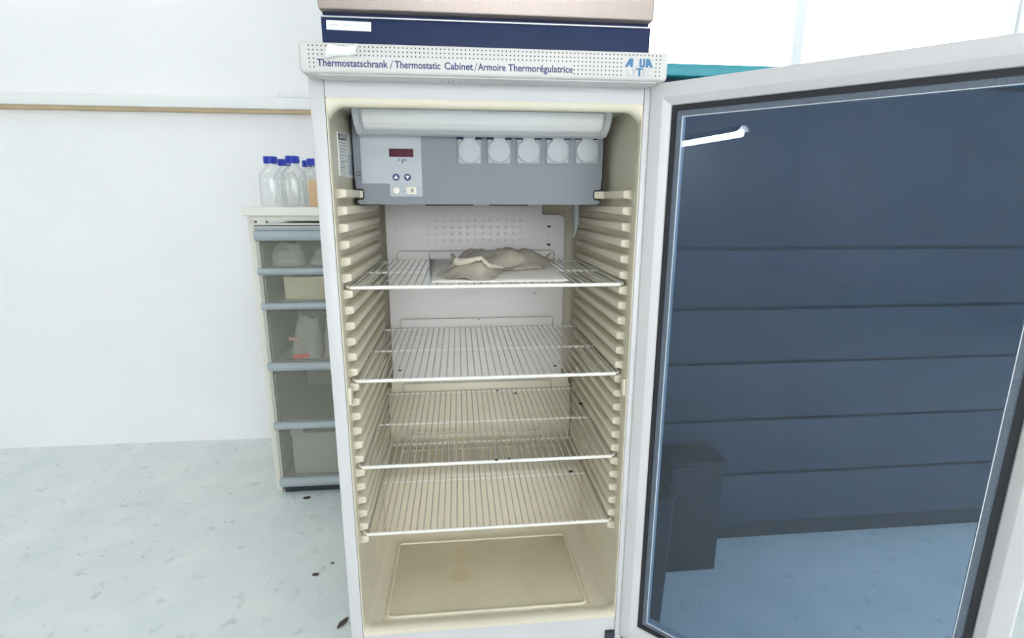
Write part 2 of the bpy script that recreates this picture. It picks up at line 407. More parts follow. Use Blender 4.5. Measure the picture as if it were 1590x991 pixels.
for x, z in ((.2735, -.165), (.43, -.092)): MB().cyl((x, .4302, z), (x, .4288, z), .0018, n=10).build('plate_hole', 'black', pl)
MB().prism([(.425, -.372), (.499, -.372), (.499, -.338), (.431, -.338)], 'x', .024, .535, .002).build('drain_trough', 'liner', cab)
MB().box(.010, .548, .456, .4985, -.558, -.371, .003).build('liner_back', 'liner', cab)
for a, b in ((.136, .262), (.305, .411)): MB().box(a, b, .4255, .4305, .1475, .1505, .0008).build('air_slot', 'black', cab)
for a, b in ((LX0 + .012, .0262), (.5172, LX1 - .012)): MB().box(a, b, .1415, .30, .1660, .1822, .002).build('notch_filler', 'liner', cab)  # added block standing in for the runner, which goes dark inside the notch
# grey control box with a notch round the uppermost runner at each side
bx0, bx1, bz0, bz1 = .0105, .5325, .1535, .33
nz0, nz1 = .1645, .1835
poly = [(bx0 + .003, bz0), (bx1 - .006, bz0), (bx1 - .002, bz0 + .004), (bx1 - .002, nz0 - .002), (bx1 - .005, nz0), (bx1 - .015, nz0), (bx1 - .016, nz1), (bx1 - .003, nz1), (bx1, nz1 + .003), (bx1, bz1),
        (bx0, bz1), (bx0, nz1 + .004), (bx0 + .003, nz1), (bx0 + .0165, nz1), (bx0 + .0165, nz0), (bx0 + .004, nz0), (bx0 + .001, nz0 - .003), (bx0 + .001, bz0 + .002)]
box = MB().prism(poly, 'y', .14, .425).build('control_box', 'box', cab, smooth=False)
yy = .1395
for (xs, sg) in ((bx0, 1), (bx1, -1)):
    path = [(xs, .205), (xs + sg * .0004, nz1 + .004), (xs + sg * .003, nz1 + .0003), (xs + sg * .015, nz1 + .0001), (xs + sg * .0165, nz1 - .004), (xs + sg * .0165, nz0 + .004), (xs + sg * .014, nz0), (xs + sg * .005, nz0 - .0005), (xs + sg * .0012, nz0 - .005), (xs + sg * .0012, bz0 + .004), (xs + sg * .006, bz0)]
    MB().tube([(p[0], yy, p[1]) for p in path], .00125, 6).build('edge_gap_line', 'black', box)  # black strip painting the dark gap along the box edge
yb = .1398
cp = MB().prism([(.0255, .196), (.081, .196), (.081, .170), (.148, .170), (.148, .291), (.0255, .291)], 'y', .1385, .1402).build('control_foil', 'panel', box, smooth=False)
MB().box(.083, .132, .1365, .1386, .2495, .2655, .0006).build('display', 'maroon', box)
dp = MB()
def dot(mb, x, y, z, r, n=8): mb.bm.faces.new([mb.bm.verts.new((x + r * math.cos(2 * PI * i / n), y, z + r * math.sin(2 * PI * i / n))) for i in range(n)])
for k in range(20):
    for j in range(7):
        x = .0275 + k * .0027; z = .2505 + j * .0025
        dot(dp, x, .1383, z, .00042, 6)
dp.build('dot_pattern', 'inkgrey', cp, smooth=False)
dp = MB()
for k in range(5):
    for j in range(7): dot(dp, .1345 + k * .0027, .1383, .2505 + j * .0025, .00042, 6)
dp.build('dot_pattern', 'inkgrey', cp, smooth=False)
lg = MB(); put_text(lg, 'A', .099, .1045, .2415, .0045, .1383, .03); put_text(lg, 'UA', .107, .1185, .2415, .0045, .1383, .03); put_text(lg, 'T', .106, .1115, .2355, .0055, .1383, .03)
lg.build('logo_mark', 'ink', cp, smooth=False)
lg = MB(); put_text(lg, 'Q', .1043, .1073, .2425, .0035, .1383); put_text(lg, 'LY', .100, .1058, .236, .004, .1383); put_text(lg, 'IC', .1118, .1175, .236, .004, .1383)
lg.build('logo_pale_letters', 'inkpale', cp, smooth=False)
for x, up in ((.0948, 1), (.1183, -1)):
    bt = MB().cyl((x, .1386, .209), (x, .1372, .209), .0072, n=24).build('arrow_button', 'ink', box)
    MB().prism([(x - .0042, .209 - up * .003), (x + .0042, .209 - up * .003), (x, .209 + up * .0042)], 'y', .1368, .1373).build('arrow_mark', 'whiteink', bt, smooth=False)
kn = MB().lathe([(.0075, 0), (.0075, .003), (.0068, .0075), (0, .0082)], (0, 0, 0), 24)
for v in kn.bm.verts: v.co = Vector((.0952 + v.co.x, .1386 - v.co.z, .182 + v.co.y))
kn.build('round_knob', 'ivory', box)
sw = MB().box(.1145, .136, .1350, .1386, .1742, .1902, .0012).build('rocker_switch', 'ivory', box)
MB().prism([(.118, .1768), (.1322, .1768), (.1322, .1876), (.118, .1876)], 'y', .1338, .1351, .0005).build('rocker', 'ivory', sw)
MB().box(.1245, .1300, .1334, .1339, .1785, .1860).build('rocker_mark', 'inkgrey', sw, smooth=False)
for (a, b, c, d) in ((.107, .111, .188, .1895), (.107, .111, .179, .1805), (.139, .1432, .1872, .1895)): MB().box(a, b, .1383, .1386, c, d).build('symbol_print', 'inkgrey', cp, smooth=False)
sn = MB()
for k in range(6): dot(sn, .0185 + .0042 * math.cos(k * PI / 3), .1397, .2155 + .0042 * math.sin(k * PI / 3), .0013, 10)
dot(sn, .0185, .1397, .2155, .0009, 8)
sn.build('snowflake_print', 'black', box, smooth=False)
# five sockets with hinged round lids
sx = [.2478, .3097, .3717, .4340, .4967]
sp = MB().prism(rrect(sx[0] - .0245, sx[0] + .0245, .2365, .2895, (.004,) * 4), 'y', .136, .1403, .0008).build('socket', 'socket', cab)
for a in (-1, 1):
    for z in (.2425, .2845): MB().cyl((sx[0] + a * .0185, .1363, z), (sx[0] + a * .0185, .1352, z), .0042, n=12).build('corner_boss', 'socketdark', sp)
ld = []
for i in range(41):
    a = math.radians(90 + 33 + (360 - 66) * i / 40); ld.append((sx[0] + .0235 * math.cos(a), .2625 + .0235 * math.sin(a)))
ld += [(sx[0] + .0120, .2865), (sx[0] + .0120, .2935), (sx[0] - .0120, .2935), (sx[0] - .0120, .2865)]
MB().prism(ld, 'y', .1305, .136, .0012).build('socket_lid', 'socketlid', sp)
for a in (-1, 1): MB().box(sx[0] + a * .0195 - .0068, sx[0] + a * .0195 + .0068, .1325, .1362, .2850, .2910, .0006).build('hinge_slot', 'navy', sp)
for k in range(1, 5):
    c = copy_tree(sp, cab); c.location.x = sx[k] - sx[0]; c.location.z = .0007 * k
# interior lamp under the ceiling: housing with a rounded lower edge, milky cover, end caps
lx0, lx1 = .0285, .5255
hs = MB().prism([(.055, .3435), (.139, .3435), (.139, .2925), (.128, .2890), (.100, .2905), (.082, .301), (.067, .318)], 'x', lx0 + .004, lx1 - .004, .003, 2).build('interior_lamp', 'lamp', cab)
def endcap(a, b): return MB().prism([(.054, .344), (.139, .344), (.139, .2915), (.128, .2880), (.097, .2895), (.077, .3005), (.061, .3175)], 'x', a, b, .002, 2)
endcap(lx0 - .002, lx0 + .010).build('lamp_end', 'lamp', hs); endcap(lx1 - .010, lx1 + .002).build('lamp_end', 'lamp', hs)
MB().prism([(.0560, .3300), (.075, .3300), (.100, .300), (.0850, .2950), (.0745, .2985), (.0640, .3065), (.0570, .3175)], 'x', lx0 + .0165, lx1 - .0165, .002, 2).build('lamp_cover', 'diffuser', hs)
# temperature probe hanging below the box
pb = MB().cyl((.521, .33, .153), (.523, .33, .100), .0075, n=16).build('temperature_probe', 'socketlid', cab)
MB().tube([(.5225, .33, .101), (.5205, .33, .088), (.515, .33, .071)], .004, 10, radii=[.0045, .0042, .0022]).build('probe_tip', 'socketlid', pb)
# rating label on the left inner wall
lw = LX0 + .0028
lab = MB().prism([(.030, .207), (.172, .205), (.162, .295), (.032, .285)], 'x', LX0 + .0005, lw, 0).build('rating_label', 'label', cab, smooth=False)
MB().prism([(.034, .2715), (.106, .2765), (.106, .2875), (.034, .2825)], 'x', lw - .0005, lw + .0003).build('label_band', 'black', lab, smooth=False)
tm = text_mesh('LIEBHERR', .02); xs = [v.co.x for v in tm.vertices]; k = .062 / (max(xs) - min(xs)); tb = MB()
tb.mesh(tm, Matrix(((0, 0, 1, lw + .0006), (k, 0, 0, .039), (k * .069, .0105, 0, .2745), (0, 0, 0, 1)))); tb.build('label_lettering', 'whiteink', lab, smooth=False)
tl = MB()
for i in range(10):
    z = .2665 - i * .0056; a = .038; b = (.096, .09, .1, .082, .094, .07, .1, .06, .08, .05)[i]
    tl.prism([(a, z), (b, z + .003), (b, z + .0044), (a, z + .0014)], 'x', lw - .0002, lw + .0002)
for i in range(5):
    z = .232 - i * .0055
    tl.prism([(.05, z), (.07, z + .001), (.07, z + .002), (.05, z + .001)], 'x', lw - .0002, lw + .0002)
tl.build('label_print', 'inkgrey', lab, smooth=False)
MB().prism([(.112, .212), (.152, .2115), (.150, .2515), (.112, .2515)], 'x', lw - .0002, lw + .0004).build('label_patch', 'inkpale', lab, smooth=False)
mk = MB()
mk.prism([(.166, .2050), (.187, .2050), (.187, .2065), (.166, .2065)], 'x', lw - .0008, lw + .0004)
mk.prism([(.1845, .205), (.1865, .205), (.1865, .233), (.1845, .233)], 'x', lw - .0008, lw + .0004)
mk.prism([(.172, .215), (.178, .215), (.178, .222), (.172, .222)], 'x', lw - .0008, lw + .0004)
mk.build('fill_mark', 'black', lab, smooth=False)

# header panel with dot pattern, lettering and logo
hd = MB().box(-.0225, .5765, -.09, -.0345, .3595, .4045, .006, 3).build('header_panel', 'header', cab)
MB().box(.004, .560, -.083, -.038, .3575, .360, .0008).build('header_recess', 'metal_white', hd)
yh = -.0904
dots = MB(); pitch = .0066; zr = [.3985 - .0062 * i for i in range(6)]
K = 87
for k in range(K):
    x = -.0058 + pitch * k
    for r, z in enumerate(zr):
        zz = z
        if r < 3 and not (.4995 < x < .552 and r > 0): pass
        elif k < 2 or x > .551: pass
        elif .4165 < x < .499: pass
        else: continue
        if x > .562: continue
        dot(dots, x, yh, zz, .0012, 8)
dots.build('dot_pattern', 'dotink', hd, smooth=False)
tx = MB()
for t_, a_, b_ in (('Thermostatschrank', .0058, .1153), ('Thermostatic', .1257, .1981), ('Cabinet', .2043, .2503), ('Armoire', .2581, .3033), ('Thermor\u00e9gulatrice', .3073, .4142)):
    put_text(tx, t_, a_, b_, .3690, .0105, yh, .022)
for x_ in (.1178, .2517): tx.prism([(x_, .3668), (x_ + .0011, .3668), (x_ + .0056, .3802), (x_ + .0045, .3802)], 'y', yh, yh + .0004)
tx.build('header_lettering', 'ink', hd, smooth=False)
yl = yh
lg = MB()
# slanted heavy A, U and A, and the T below them
for (x0, x1, z0, z1) in ((.5015, .5155, .3800, .3935), (.5375, .5505, .3800, .3935)):
    w = x1 - x0; s = 1 if x0 < .52 else -1
    if s > 0: lg.prism([(x0, z0), (x0 + .0050, z0), (x0 + .0072, z0 + .0036), (x1 - .0045, z0 + .0036), (x1 - .0045, z0), (x1, z0), (x1, z1), (x1 - .006, z1)], 'y', yl, yl + .001)
    else: lg.prism([(x0, z0), (x0, z1), (x0 + .006, z1), (x1, z0), (x1 - .0050, z0), (x1 - .0072, z0 + .0036), (x0 + .0045, z0 + .0036), (x0 + .0045, z0)], 'y', yl, yl + .001)
lg.prism([(.5268, .3815), (.5285, .380), (.5345, .380), (.5362, .3815), (.5362, .3935), (.5328, .3935), (.5328, .3832), (.5302, .3832), (.5302, .3935), (.5268, .3935)], 'y', yl, yl + .001)
lg.prism([(.5255, .3665), (.5290, .3665), (.5290, .3762), (.5330, .3762), (.5330, .379), (.5215, .379), (.5215, .3762), (.5255, .3762)], 'y', yl, yl + .001)
lg.build('logo_mark', 'logo', hd, smooth=False)
lg = MB()
def ring(mb, x, z, rx, rz, w, a0=0, a1=360, n=24):
    o = [(x + rx * math.cos(math.radians(a0 + (a1 - a0) * i / n)), yl, z + rz * math.sin(math.radians(a0 + (a1 - a0) * i / n))) for i in range(n + 1)]
    q = [(x + (rx - w) * math.cos(math.radians(a0 + (a1 - a0) * i / n)), yl, z + (rz - w) * math.sin(math.radians(a0 + (a1 - a0) * i / n))) for i in range(n + 1)]
    mb.quads([o, q], close=False)
ring(lg, .5210, .3872, .0056, .0062, .0008)
lg.box(.5185, .5255, yl, yl + .0005, .3795, .3803)
def outline(mb, pts, w=.0007):
    for a, b in zip(pts, pts[1:] + pts[:1]): mb.tube([(a[0], yl, a[1]), (b[0], yl, b[1])], w / 2, 4)
outline(lg, [(.5055, .3665), (.5135, .3665), (.5135, .3688), (.508, .3688), (.508, .3775), (.5055, .3775)])
outline(lg, [(.5165, .3665), (.519, .3665), (.519, .371), (.5215, .3775), (.5188, .3775), (.5178, .374), (.516, .3775), (.5138, .3775), (.5165, .371)])
outline(lg, [(.534, .3665), (.5365, .3665), (.5365, .3775), (.534, .3775)])
ring(lg, .5435, .372, .0053, .0058, .0008, 40, 320); ring(lg, .5435, .372, .0032, .0034, .0008, 40, 320)
lg.build('logo_pale_letters', 'inkpale', hd, smooth=False)
# half-peeled paper tape on the header
tp = MB(); L0 = []; L1 = []
for i in range(17):
    t = i / 16; x = .0265 + .0415 * t
    y = -.0912 - .014 * max(0, .42 - t) ** 1.3 * 3 - .008 * max(0, t - .75) ** 1.2 * 4
    L0.append((x - .003 * (1 - t), y - .001, .3835 + .0015 * t - .006 * max(0, .35 - t) * 3)); L1.append((x + .002, y, .3975 + .004 * t ** 2))
tp.quads([L0, [(a[0], min(a[1], b[1]) - .0012, (a[2] + b[2]) / 2) for a, b in zip(L0, L1)], L1], close=False)
o = tp.build('tape_label', 'tape', hd); md = o.modifiers.new('s', 'SOLIDIFY'); md.thickness = .0003
for i, x in enumerate((.1985, .2095, .2175, .2285)): MB().box(x, x + .0011, -.064 + .004 * (i % 2), -.058 + .004 * (i % 2), .3565, .3578).build('screw_slot', 'black', hd, smooth=False)
# lower hinge bracket at the plinth
MB().box(.535, .556, YF - .005, YF + .004, -.812, -.788, .001).build('hinge_bracket', 'bin', cab)

# the open glass door: s runs along the door from the hinge, w towards the viewer, z up
H = Vector((.566, -.037)); D = Vector((.7071, -.7071)); NW = Vector((-.7071, -.7071))
def dpt(s, w, z): p = H + D * s + NW * w; return (p.x, p.y, z)
DZ0, DZ1, DS = -.802, .3655, .60
def dloop(i0, w, ex=0): return [dpt(i0 + ex, w, DZ0 + i0), dpt(DS - i0, w, DZ0 + i0), dpt(DS - i0, w, DZ1 - i0), dpt(i0 + ex, w, DZ1 - i0)]
fr = MB()
fr.quads([dloop(.044, -.048), dloop(.0, -.05, .05), dloop(.0, -.004), dloop(.003, -.0005), dloop(.006, .0), dloop(.0235, .0), dloop(.026, -.001), dloop(.037, -.009), dloop(.038, -.012), dloop(.038, -.022), dloop(.044, -.048)])
bmesh.ops.remove_doubles(fr.bm, verts=fr.bm.verts[:], dist=1e-6); bmesh.ops.recalc_face_normals(fr.bm, faces=fr.bm.faces[:])
door = fr.build('glass_door', 'metal_white', cab, angle=28)
def ringpart(name, m, i0, i1, w0, w1):
    b = MB(); b.quads([dloop(i0, w0), dloop(i1, w0), dloop(i1, w1), dloop(i0, w1), dloop(i0, w0)])
    bmesh.ops.remove_doubles(b.bm, verts=b.bm.verts[:], dist=1e-6); bmesh.ops.recalc_face_normals(b.bm, faces=b.bm.faces[:])
    return b.build(name, m, door, smooth=False)
ringpart('door_gasket', 'black', .0375, .0475, -.0125, -.026)
ringpart('spacer_bar', 'silver', .0472, .0570, -.0145, -.026)
ringpart('spacer_edge', 'brightedge', .0572, .0582, -.0140, -.026)
pane = MB()
A, B = dloop(.044, -.0165), dloop(.044, -.0177)
pane.face(A); pane.face(B[::-1]); pane.quads([A, B])
bmesh.ops.remove_doubles(pane.bm, verts=pane.bm.verts[:], dist=1e-7); bmesh.ops.recalc_face_normals(pane.bm, faces=pane.bm.faces[:])
pane.build('glass_pane', 'doorglass', door, smooth=False)
hdl = MB().tube([dpt(.565, -.052, -.30), dpt(.565, -.085, -.29), dpt(.565, -.085, -.07), dpt(.565, -.052, -.06)], .008, 10)
hdl.build('door_handle', 'bin', door)

# ------------------------------------------------------------------ wire shelves
SX0, SX1, SD = .0045, .5525, .4175
def make_shelf():
    t = thing('wire_shelf', (.278, .2, 0), 'topmost white wire shelf, carrying a white card and a plastic bag', 'shelf', 'wire shelves in the cabinet')
    r = .022; pts = []
    for (cx, cy, a0) in ((SX0 + r, r, 180), (SX1 - r, r, 270), (SX1 - .006, SD - .006, 0), (SX0 + .006, SD - .006, 90)):
        rr = r if cy < .1 else .006
        for i in range(7):
            a = math.radians(a0 + 90 * i / 6); pts.append((cx + rr * math.cos(a), cy + rr * math.sin(a), 0))
    # the front rail is the thickest
    MB().tube(pts, .0028, 10, closed=True).build('rim', 'wire', t)
    MB().tube([(SX0 + .012, .0005, .0), (SX1 - .012, .0005, .0)], .0038, 12).build('front_rail', 'wire', t)
    g = MB(); nw = 37
    for k in range(nw):
        x = SX0 + .0155 + (SX1 - SX0 - .031) * k / (nw - 1)
        g.tube([(x, -.001, .0032), (x, .003, .0042), (x, SD - .002, .0042)], .00135, 6)
    g.build('wire_grid', 'wiregrid', t)
    MB().tube([(SX0, .2075, .0005), (SX1, .2075, .0005)], .0024, 8).build('cross_rail', 'wire', t)
    MB().tube([(.058, SD, .0), (.058, SD, .020), (.0605, SD, .026), (.067, SD, .029), (.474, SD, .029), (.4805, SD, .026), (.483, SD, .020), (.483, SD, .0)], .0019, 6).build('back_stop', 'wiregrid', t)
    return t
shelf = make_shelf()
for k, lab in ((-6, 'second white wire shelf from the top, empty, above the two lowest'), (-12, 'third white wire shelf from the top, with dirt crumbs on its front rail'), (-17, 'lowest white wire shelf, just above the bare cabinet floor')):
    c = copy_tree(shelf); c['label'] = lab; c.location.z = ZF + k * .0312

# things on the top shelf
zs = .0064
sh = MB(); FLc, FRc, BRc, BLc = (.168, .008), (.4365, .004), (.440, .385), (.147, .400)
def bil(u, v): return ((FLc[0] * (1 - u) + FRc[0] * u) * (1 - v) + (BLc[0] * (1 - u) + BRc[0] * u) * v, (FLc[1] * (1 - u) + FRc[1] * u) * (1 - v) + (BLc[1] * (1 - u) + BRc[1] * u) * v)
sheet = thing('white_card', (.30, .2, zs), 'flat white card lying under the plastic bag on the top shelf', 'card')
rows = []
for j in range(13):
    rows.append([(*bil(i / 16, j / 12), zs + .0006 * noise.noise((i * .6, j * .6, 0)) + (.0012 if i == 16 else 0)) for i in range(17)])
sh.quads(rows, close=False)
o = sh.build('sheet', 'sheet', sheet); md = o.modifiers.new('s', 'SOLIDIFY'); md.thickness = .0022; md.offset = 1
ed = MB(); q = []
for j in range(9):
    p = bil(0, j / 8); h = .004 + .016 * (j / 8)
    q.append(((p[0], p[1], zs), (p[0] - .003, p[1], zs + h)))
ed.quads([[a for a, b in q], [b for a, b in q]], close=False)
o = ed.build('turned_up_edge', 'rail', sheet); md = o.modifiers.new('s', 'SOLIDIFY'); md.thickness = .0012

def sdist(x, y, p, q):
    vx, vy = q[0] - p[0], q[1] - p[1]; t = max(0, min(1, ((x - p[0]) * vx + (y - p[1]) * vy) / (vx * vx + vy * vy)))
    return math.hypot(x - p[0] - t * vx, y - p[1] - t * vy)
def bag_height(x, y):
    u = max(0, min(1, (x - .175) / .30))
    h = .041 * math.sin(PI * u ** .95) ** .6 * math.exp(-((y - .25 - .10 * (x - .33)) / .075) ** 2)
    h += .027 * math.exp(-(((x - .252) / .042) ** 2 + ((y - .085) / .07) ** 2))
    h += .010 * math.exp(-(sdist(x, y, (.21, .09), (.262, .05)) / .011) ** 2) + .010 * math.exp(-(sdist(x, y, (.262, .05), (.312, .10)) / .010) ** 2)
    h -= .010 * math.exp(-(sdist(x, y, (.27, .13), (.36, .19)) / .014) ** 2)
    h *= .88 + .30 * noise.noise((x * 22, y * 14, 3)) + .14 * (1 - 2 * abs(noise.noise((x * 40, y * 30, 8))))
    return h
POLY = [(.172, .085), (.200, .040), (.235, .016), (.266, .010), (.290, .022), (.318, .135), (.362, .155), (.412, .180), (.452, .280), (.470, .335), (.425, .335), (.335, .345), (.245, .365), (.196, .345), (.205, .2)]
cxb, cyb = .30, .21
def reach(a):
    dx, dy = math.cos(a), math.sin(a); best = .05
    for p, q in zip(POLY, POLY[1:] + POLY[:1]):
        ex, ey = q[0] - p[0], q[1] - p[1]; den = dx * ey - dy * ex
        if abs(den) < 1e-9: continue
        t = ((p[0] - cxb) * ey - (p[1] - cyb) * ex) / den; w_ = ((p[0] - cxb) * dy - (p[1] - cyb) * dx) / den
        if t > 0 and -1e-6 <= w_ <= 1 + 1e-6: best = max(best, t)
    return best
bg = MB(); rings = []; NR, NA = 26, 120; base_z = zs + .0040
for j in range(1, NR + 1):
    lpz = []
    for i in range(NA):
        a = 2 * PI * i / NA; rr = reach(a) * (1 + .05 * noise.noise((math.cos(a) * 5, math.sin(a) * 5, 4))) * j / NR
        x = cxb + rr * math.cos(a); y = max(.010, cyb + rr * math.sin(a))
        z = base_z + max(.0006, bag_height(x, y) * (1 - (j / NR) ** 7)) + (.007 * max(0, noise.noise((math.cos(a) * 4, math.sin(a) * 4, 9))) if j >= NR - 1 else 0)
        lpz.append((x, y, z))
    rings.append(lpz)
bg.quads(rings); bg.face(rings[0])
bag = thing('plastic_bag', (cxb, cyb, base_z), 'crumpled brown plastic bag heaped on the white card', 'bag')
o = bg.build('film', 'bag', bag, angle=180); md = o.modifiers.new('s', 'SOLIDIFY'); md.thickness = .0006; md.offset = 1
def fold(pts, rad, name, flat=.55):
    b = MB(); P_ = []; rr = []; n_ = 14
    for i in range(n_ + 1):
        t = i / n_ * (len(pts) - 1); k = min(int(t), len(pts) - 2); f_ = t - k
        x = pts[k][0] * (1 - f_) + pts[k + 1][0] * f_; y = pts[k][1] * (1 - f_) + pts[k + 1][1] * f_
        P_.append((x + .002 * noise.noise((i * .7, 1, 2)), y, base_z + bag_height(x, y) + .001 + .002 * noise.noise((i * .9, 5, 2)))); rr.append(rad * (.55 + .45 * math.sin(PI * min(1, i / n_ + .1))) * (1 + .3 * noise.noise((i * 1.1, 7, 7))))
    b.tube(P_, rad, 8, radii=rr); b.build(name, 'bagfold', bag, angle=180)
fold([(.209, .105), (.222, .075), (.262, .045)], .0085, 'folded_flap')
fold([(.262, .045), (.288, .075), (.314, .108)], .0050, 'folded_flap')
tipz = base_z
b_ = MB(); b_.quads([[(.205, .30, tipz + .002), (.222, .30, tipz + .002)], [(.200, .305, tipz + .016), (.216, .302, tipz + .014)], [(.203, .31, tipz + .024), (.207, .31, tipz + .022)]], close=False)
o = b_.build('upright_corner', 'bag', bag, angle=180); md = o.modifiers.new('s', 'SOLIDIFY'); md.thickness = .0008
b_ = MB(); b_.quads([[(.432, .30, tipz + .004), (.446, .295, tipz + .003)], [(.440, .305, tipz + .015), (.450, .30, tipz + .013)], [(.452, .31, tipz + .023), (.455, .31, tipz + .020)]], close=False)
o = b_.build('upright_corner', 'bag', bag, angle=180); md = o.modifiers.new('s', 'SOLIDIFY'); md.thickness = .0008

# crumbs of dirt
def crumb(x, y, z, s, lab):
    b2 = MB(); bb = bmesh.new(); bmesh.ops.create_icosphere(bb, subdivisions=2, radius=s)
    for v in bb.verts: v.co *= 1 + .5 * noise.noise(v.co * (1.6 / s) + Vector((x * 90, y * 70, z)))
    for v in bb.verts: v.co = Vector((v.co.x * 1.5 + x, v.co.y + y, v.co.z * .8 + z + s * .6))
    b2._merge(bb)
    tag(b2.build('dirt_crumb', 'crumb', None, origin=(x, y, z)), lab, 'dirt', 'dirt crumbs in the cabinet')
crumb(.0955, .046, -.187 + .0035, .0022, 'dark crumb near the left end of the second shelf')
crumb(.4215, .046, -.187 + .0035, .0026, 'dark crumb near the right end of the second shelf')
crumb(.292, .000, -.3744 + .0018, .0026, 'dark crumb on the front rail of the third shelf, left one')
crumb(.3195, .002, -.3744 + .0030, .0026, 'dark crumb on the front rail of the third shelf, right one')
crumb(.5005, .212, -.5304 + .0015, .0042, 'dark crumb at the right side of the lowest shelf')
crumb(.3725, .378, -.3744 + .0040, .0028, 'dark crumb at the back of the third shelf, right of its middle')
crumb(.3235, .403, -.3744 + .0040, .0026, 'dark crumb at the back of the third shelf, near its middle')
crumb(.5385, .285, -.3744 + .0030, .0046, 'large dark crumb in the back right corner of the third shelf')

# ------------------------------------------------------------------ second appliance stacked on the cabinet
fr2 = thing('stacked_refrigerator', (.285, .25, .4), 'stainless steel appliance standing on top of the thermostatic cabinet', 'refrigerator')
MB().box(-.004, .574, .035, .56, .4003, 1.26, .004).build('body', 'metal_white', fr2)
MB().box(-.004, .574, .0, .045, .402, .4655, .002).build('plinth_panel', 'navy', fr2)
MB().box(-.004, .574, -.003, .040, .4655, .4678, .0005).build('trim_strip', 'trim', fr2)
MB().box(-.002, .572, .008, .04, .4678, .4765, .0).build('door_gap_seal', 'navy', fr2)
MB().box(-.0055, .5755, -.012, .036, .4755, 1.25, .004).build('door', 'steel', fr2)
lbp = MB().prism([(.0045, .4465), (.079, .4455), (.0795, .4603), (.0048, .4613)], 'y', -.0008, .0006).build('paper_label', 'paper', fr2, smooth=False)
wr = MB()
for (a, b) in ((.010, .0165), (.018, .0225), (.033, .0375), (.039, .0455)): wr.box(a, b, -.0011, -.0007, .4535, .4545)
wr.build('faint_writing', 'inkpale', lbp, smooth=False)

# ------------------------------------------------------------------ bench, bottles and drawer tower at the left
bn = thing('work_bench', (-.2, 1.05, FZ), 'white topped bench with ivory frame along the wall', 'bench')
BL, BR = -.475, .26
MB().box(BL, BR, .80, 1.255, .1085, .1365, .003).build('bench_top', 'board', bn)
fm = MB()
fm.box(BL + .02, BR - .02, .812, .832, .0925, .1080, .002)
fm.box(BL + .02, BR - .02, .812, .826, .0785, .0850, .002)
for x in (-.422, .215): fm.box(x, x + .016, .810, .834, .0785, .1080, .002)
fm.build('bench_frame', 'ivorymetal', bn)
for x, y in ((-.470, .83), (-.470, 1.22), (.235, .83), (.235, 1.22)): MB().box(x, x + .022, y, y + .022, FZ, .1080, .002).build('leg', 'ivorymetal', bn)
MB().box(BL + .02, BR - .02, 1.225, 1.24, .03, .1080).build('back_rail', 'ivorymetal', bn)

TX0, TX1, TY0, TY1 = -.445, .215, .80, 1.20
tw = thing('drawer_tower', (-.12, 1.0, FZ), 'tower of smoky translucent plastic drawers with grey blue rails under the bench', 'drawer tower')
TX1 = .205
MB().box(TX0, TX1, TY0 + .006, TY1, .0612, .0762, .003).build('lid', 'drawerlid', tw)
fr3 = MB()
for x in (TX0, TX1 - .012): fr3.box(x, x + .012, TY0 + .01, TY1, -.871, .061, .001)
fr3.box(TX0 + .012, TX1 - .012, TY1 - .01, TY1, -.871, .061)
fr3.build('carcass', 'towerside', tw)
for x in (TX0 + .03, TX1 - .07):
    for y in (TY0 + .04, TY1 - .06): MB().box(x, x + .04, y, y + .04, FZ, -.8705, .004).build('foot', 'bin', tw)
MB().box(TX0 + .01, TX1 - .01, TY0 + .022, TY1 - .01, FZ + .002, -.8712).build('base_shade_block', 'bin', tw)  # dark block added to draw the shaded gap under the tower
rz = [(.026, .061), (-.088, -.062), (-.207, -.180), (-.425, -.392), (-.645, -.613), (-.871, -.832)]
for a, b in rz:
    m_ = MB().prism([(TY0 + .012, a), (TY0 + .001, a + .004), (TY0 - .006, a + (b - a) * .45), (TY0 - .004, b - .003), (TY0 + .004, b), (TY0 + .03, b), (TY0 + .03, a)], 'x', TX0 + .0005, TX1 - .0005, .0015)
    m_.build('front_rail', 'rail', tw)
for i in range(5):
    za, zb = rz[i + 1][1] + .0005, rz[i][0] - .0005
    dr = MB().box(TX0 + .013, TX1 - .013, TY0 + .012, TY0 + .016, za, zb, .001)
    dr = dr.build('drawer', 'drawer', tw)
    bd = MB().box(TX0 + .014, TX1 - .014, TY0 + .017, TY1 - .015, za, za + .003)
    for x in (TX0 + .014, TX1 - .017): bd.box(x, x + .003, TY0 + .017, TY1 - .015, za, zb - .012)
    bd.box(TX0 + .017, TX1 - .017, TY1 - .018, TY1 - .0155, za, zb - .012)
    bd.build('drawer_bin', 'towerside', dr)

def pouch(name, m, x0, x1, y, z0, z1, sd, label, depth=.05, lean=.0, cat='bag', taper=.25, group=None):
    """a crumpled upright bag standing on z0"""
    b = MB(); loops = []; n = 28; k = 14
    xc = (x0 + x1) / 2; hw = (x1 - x0) / 2
    for j in range(k + 1):
        t = j / k; lp_ = []
        for i in range(n):
            a = 2 * PI * i / n
            w = hw * (1 - taper * t + .10 * noise.noise((math.cos(a), t * 3, sd)))
            d = depth * (1 - .75 * t ** 1.4)
            x = xc + lean * t + w * math.copysign(abs(math.cos(a)) ** .7, math.cos(a)); yy_ = y + depth + d * math.copysign(abs(math.sin(a)) ** .8, math.sin(a))
            dz = .18 * (z1 - z0) * noise.noise((math.cos(a) * 1.5, math.sin(a), sd + 5)) * t
            lp_.append((x, yy_ + .010 * noise.noise((x * 30, t * 6, sd)), z0 + (z1 - z0) * t + dz))
        loops.append(lp_)
    b.quads(loops); b.face(loops[0][::-1]); b.face(loops[-1])
    return b
dz = [rz[i + 1][1] + .0035 for i in range(5)]
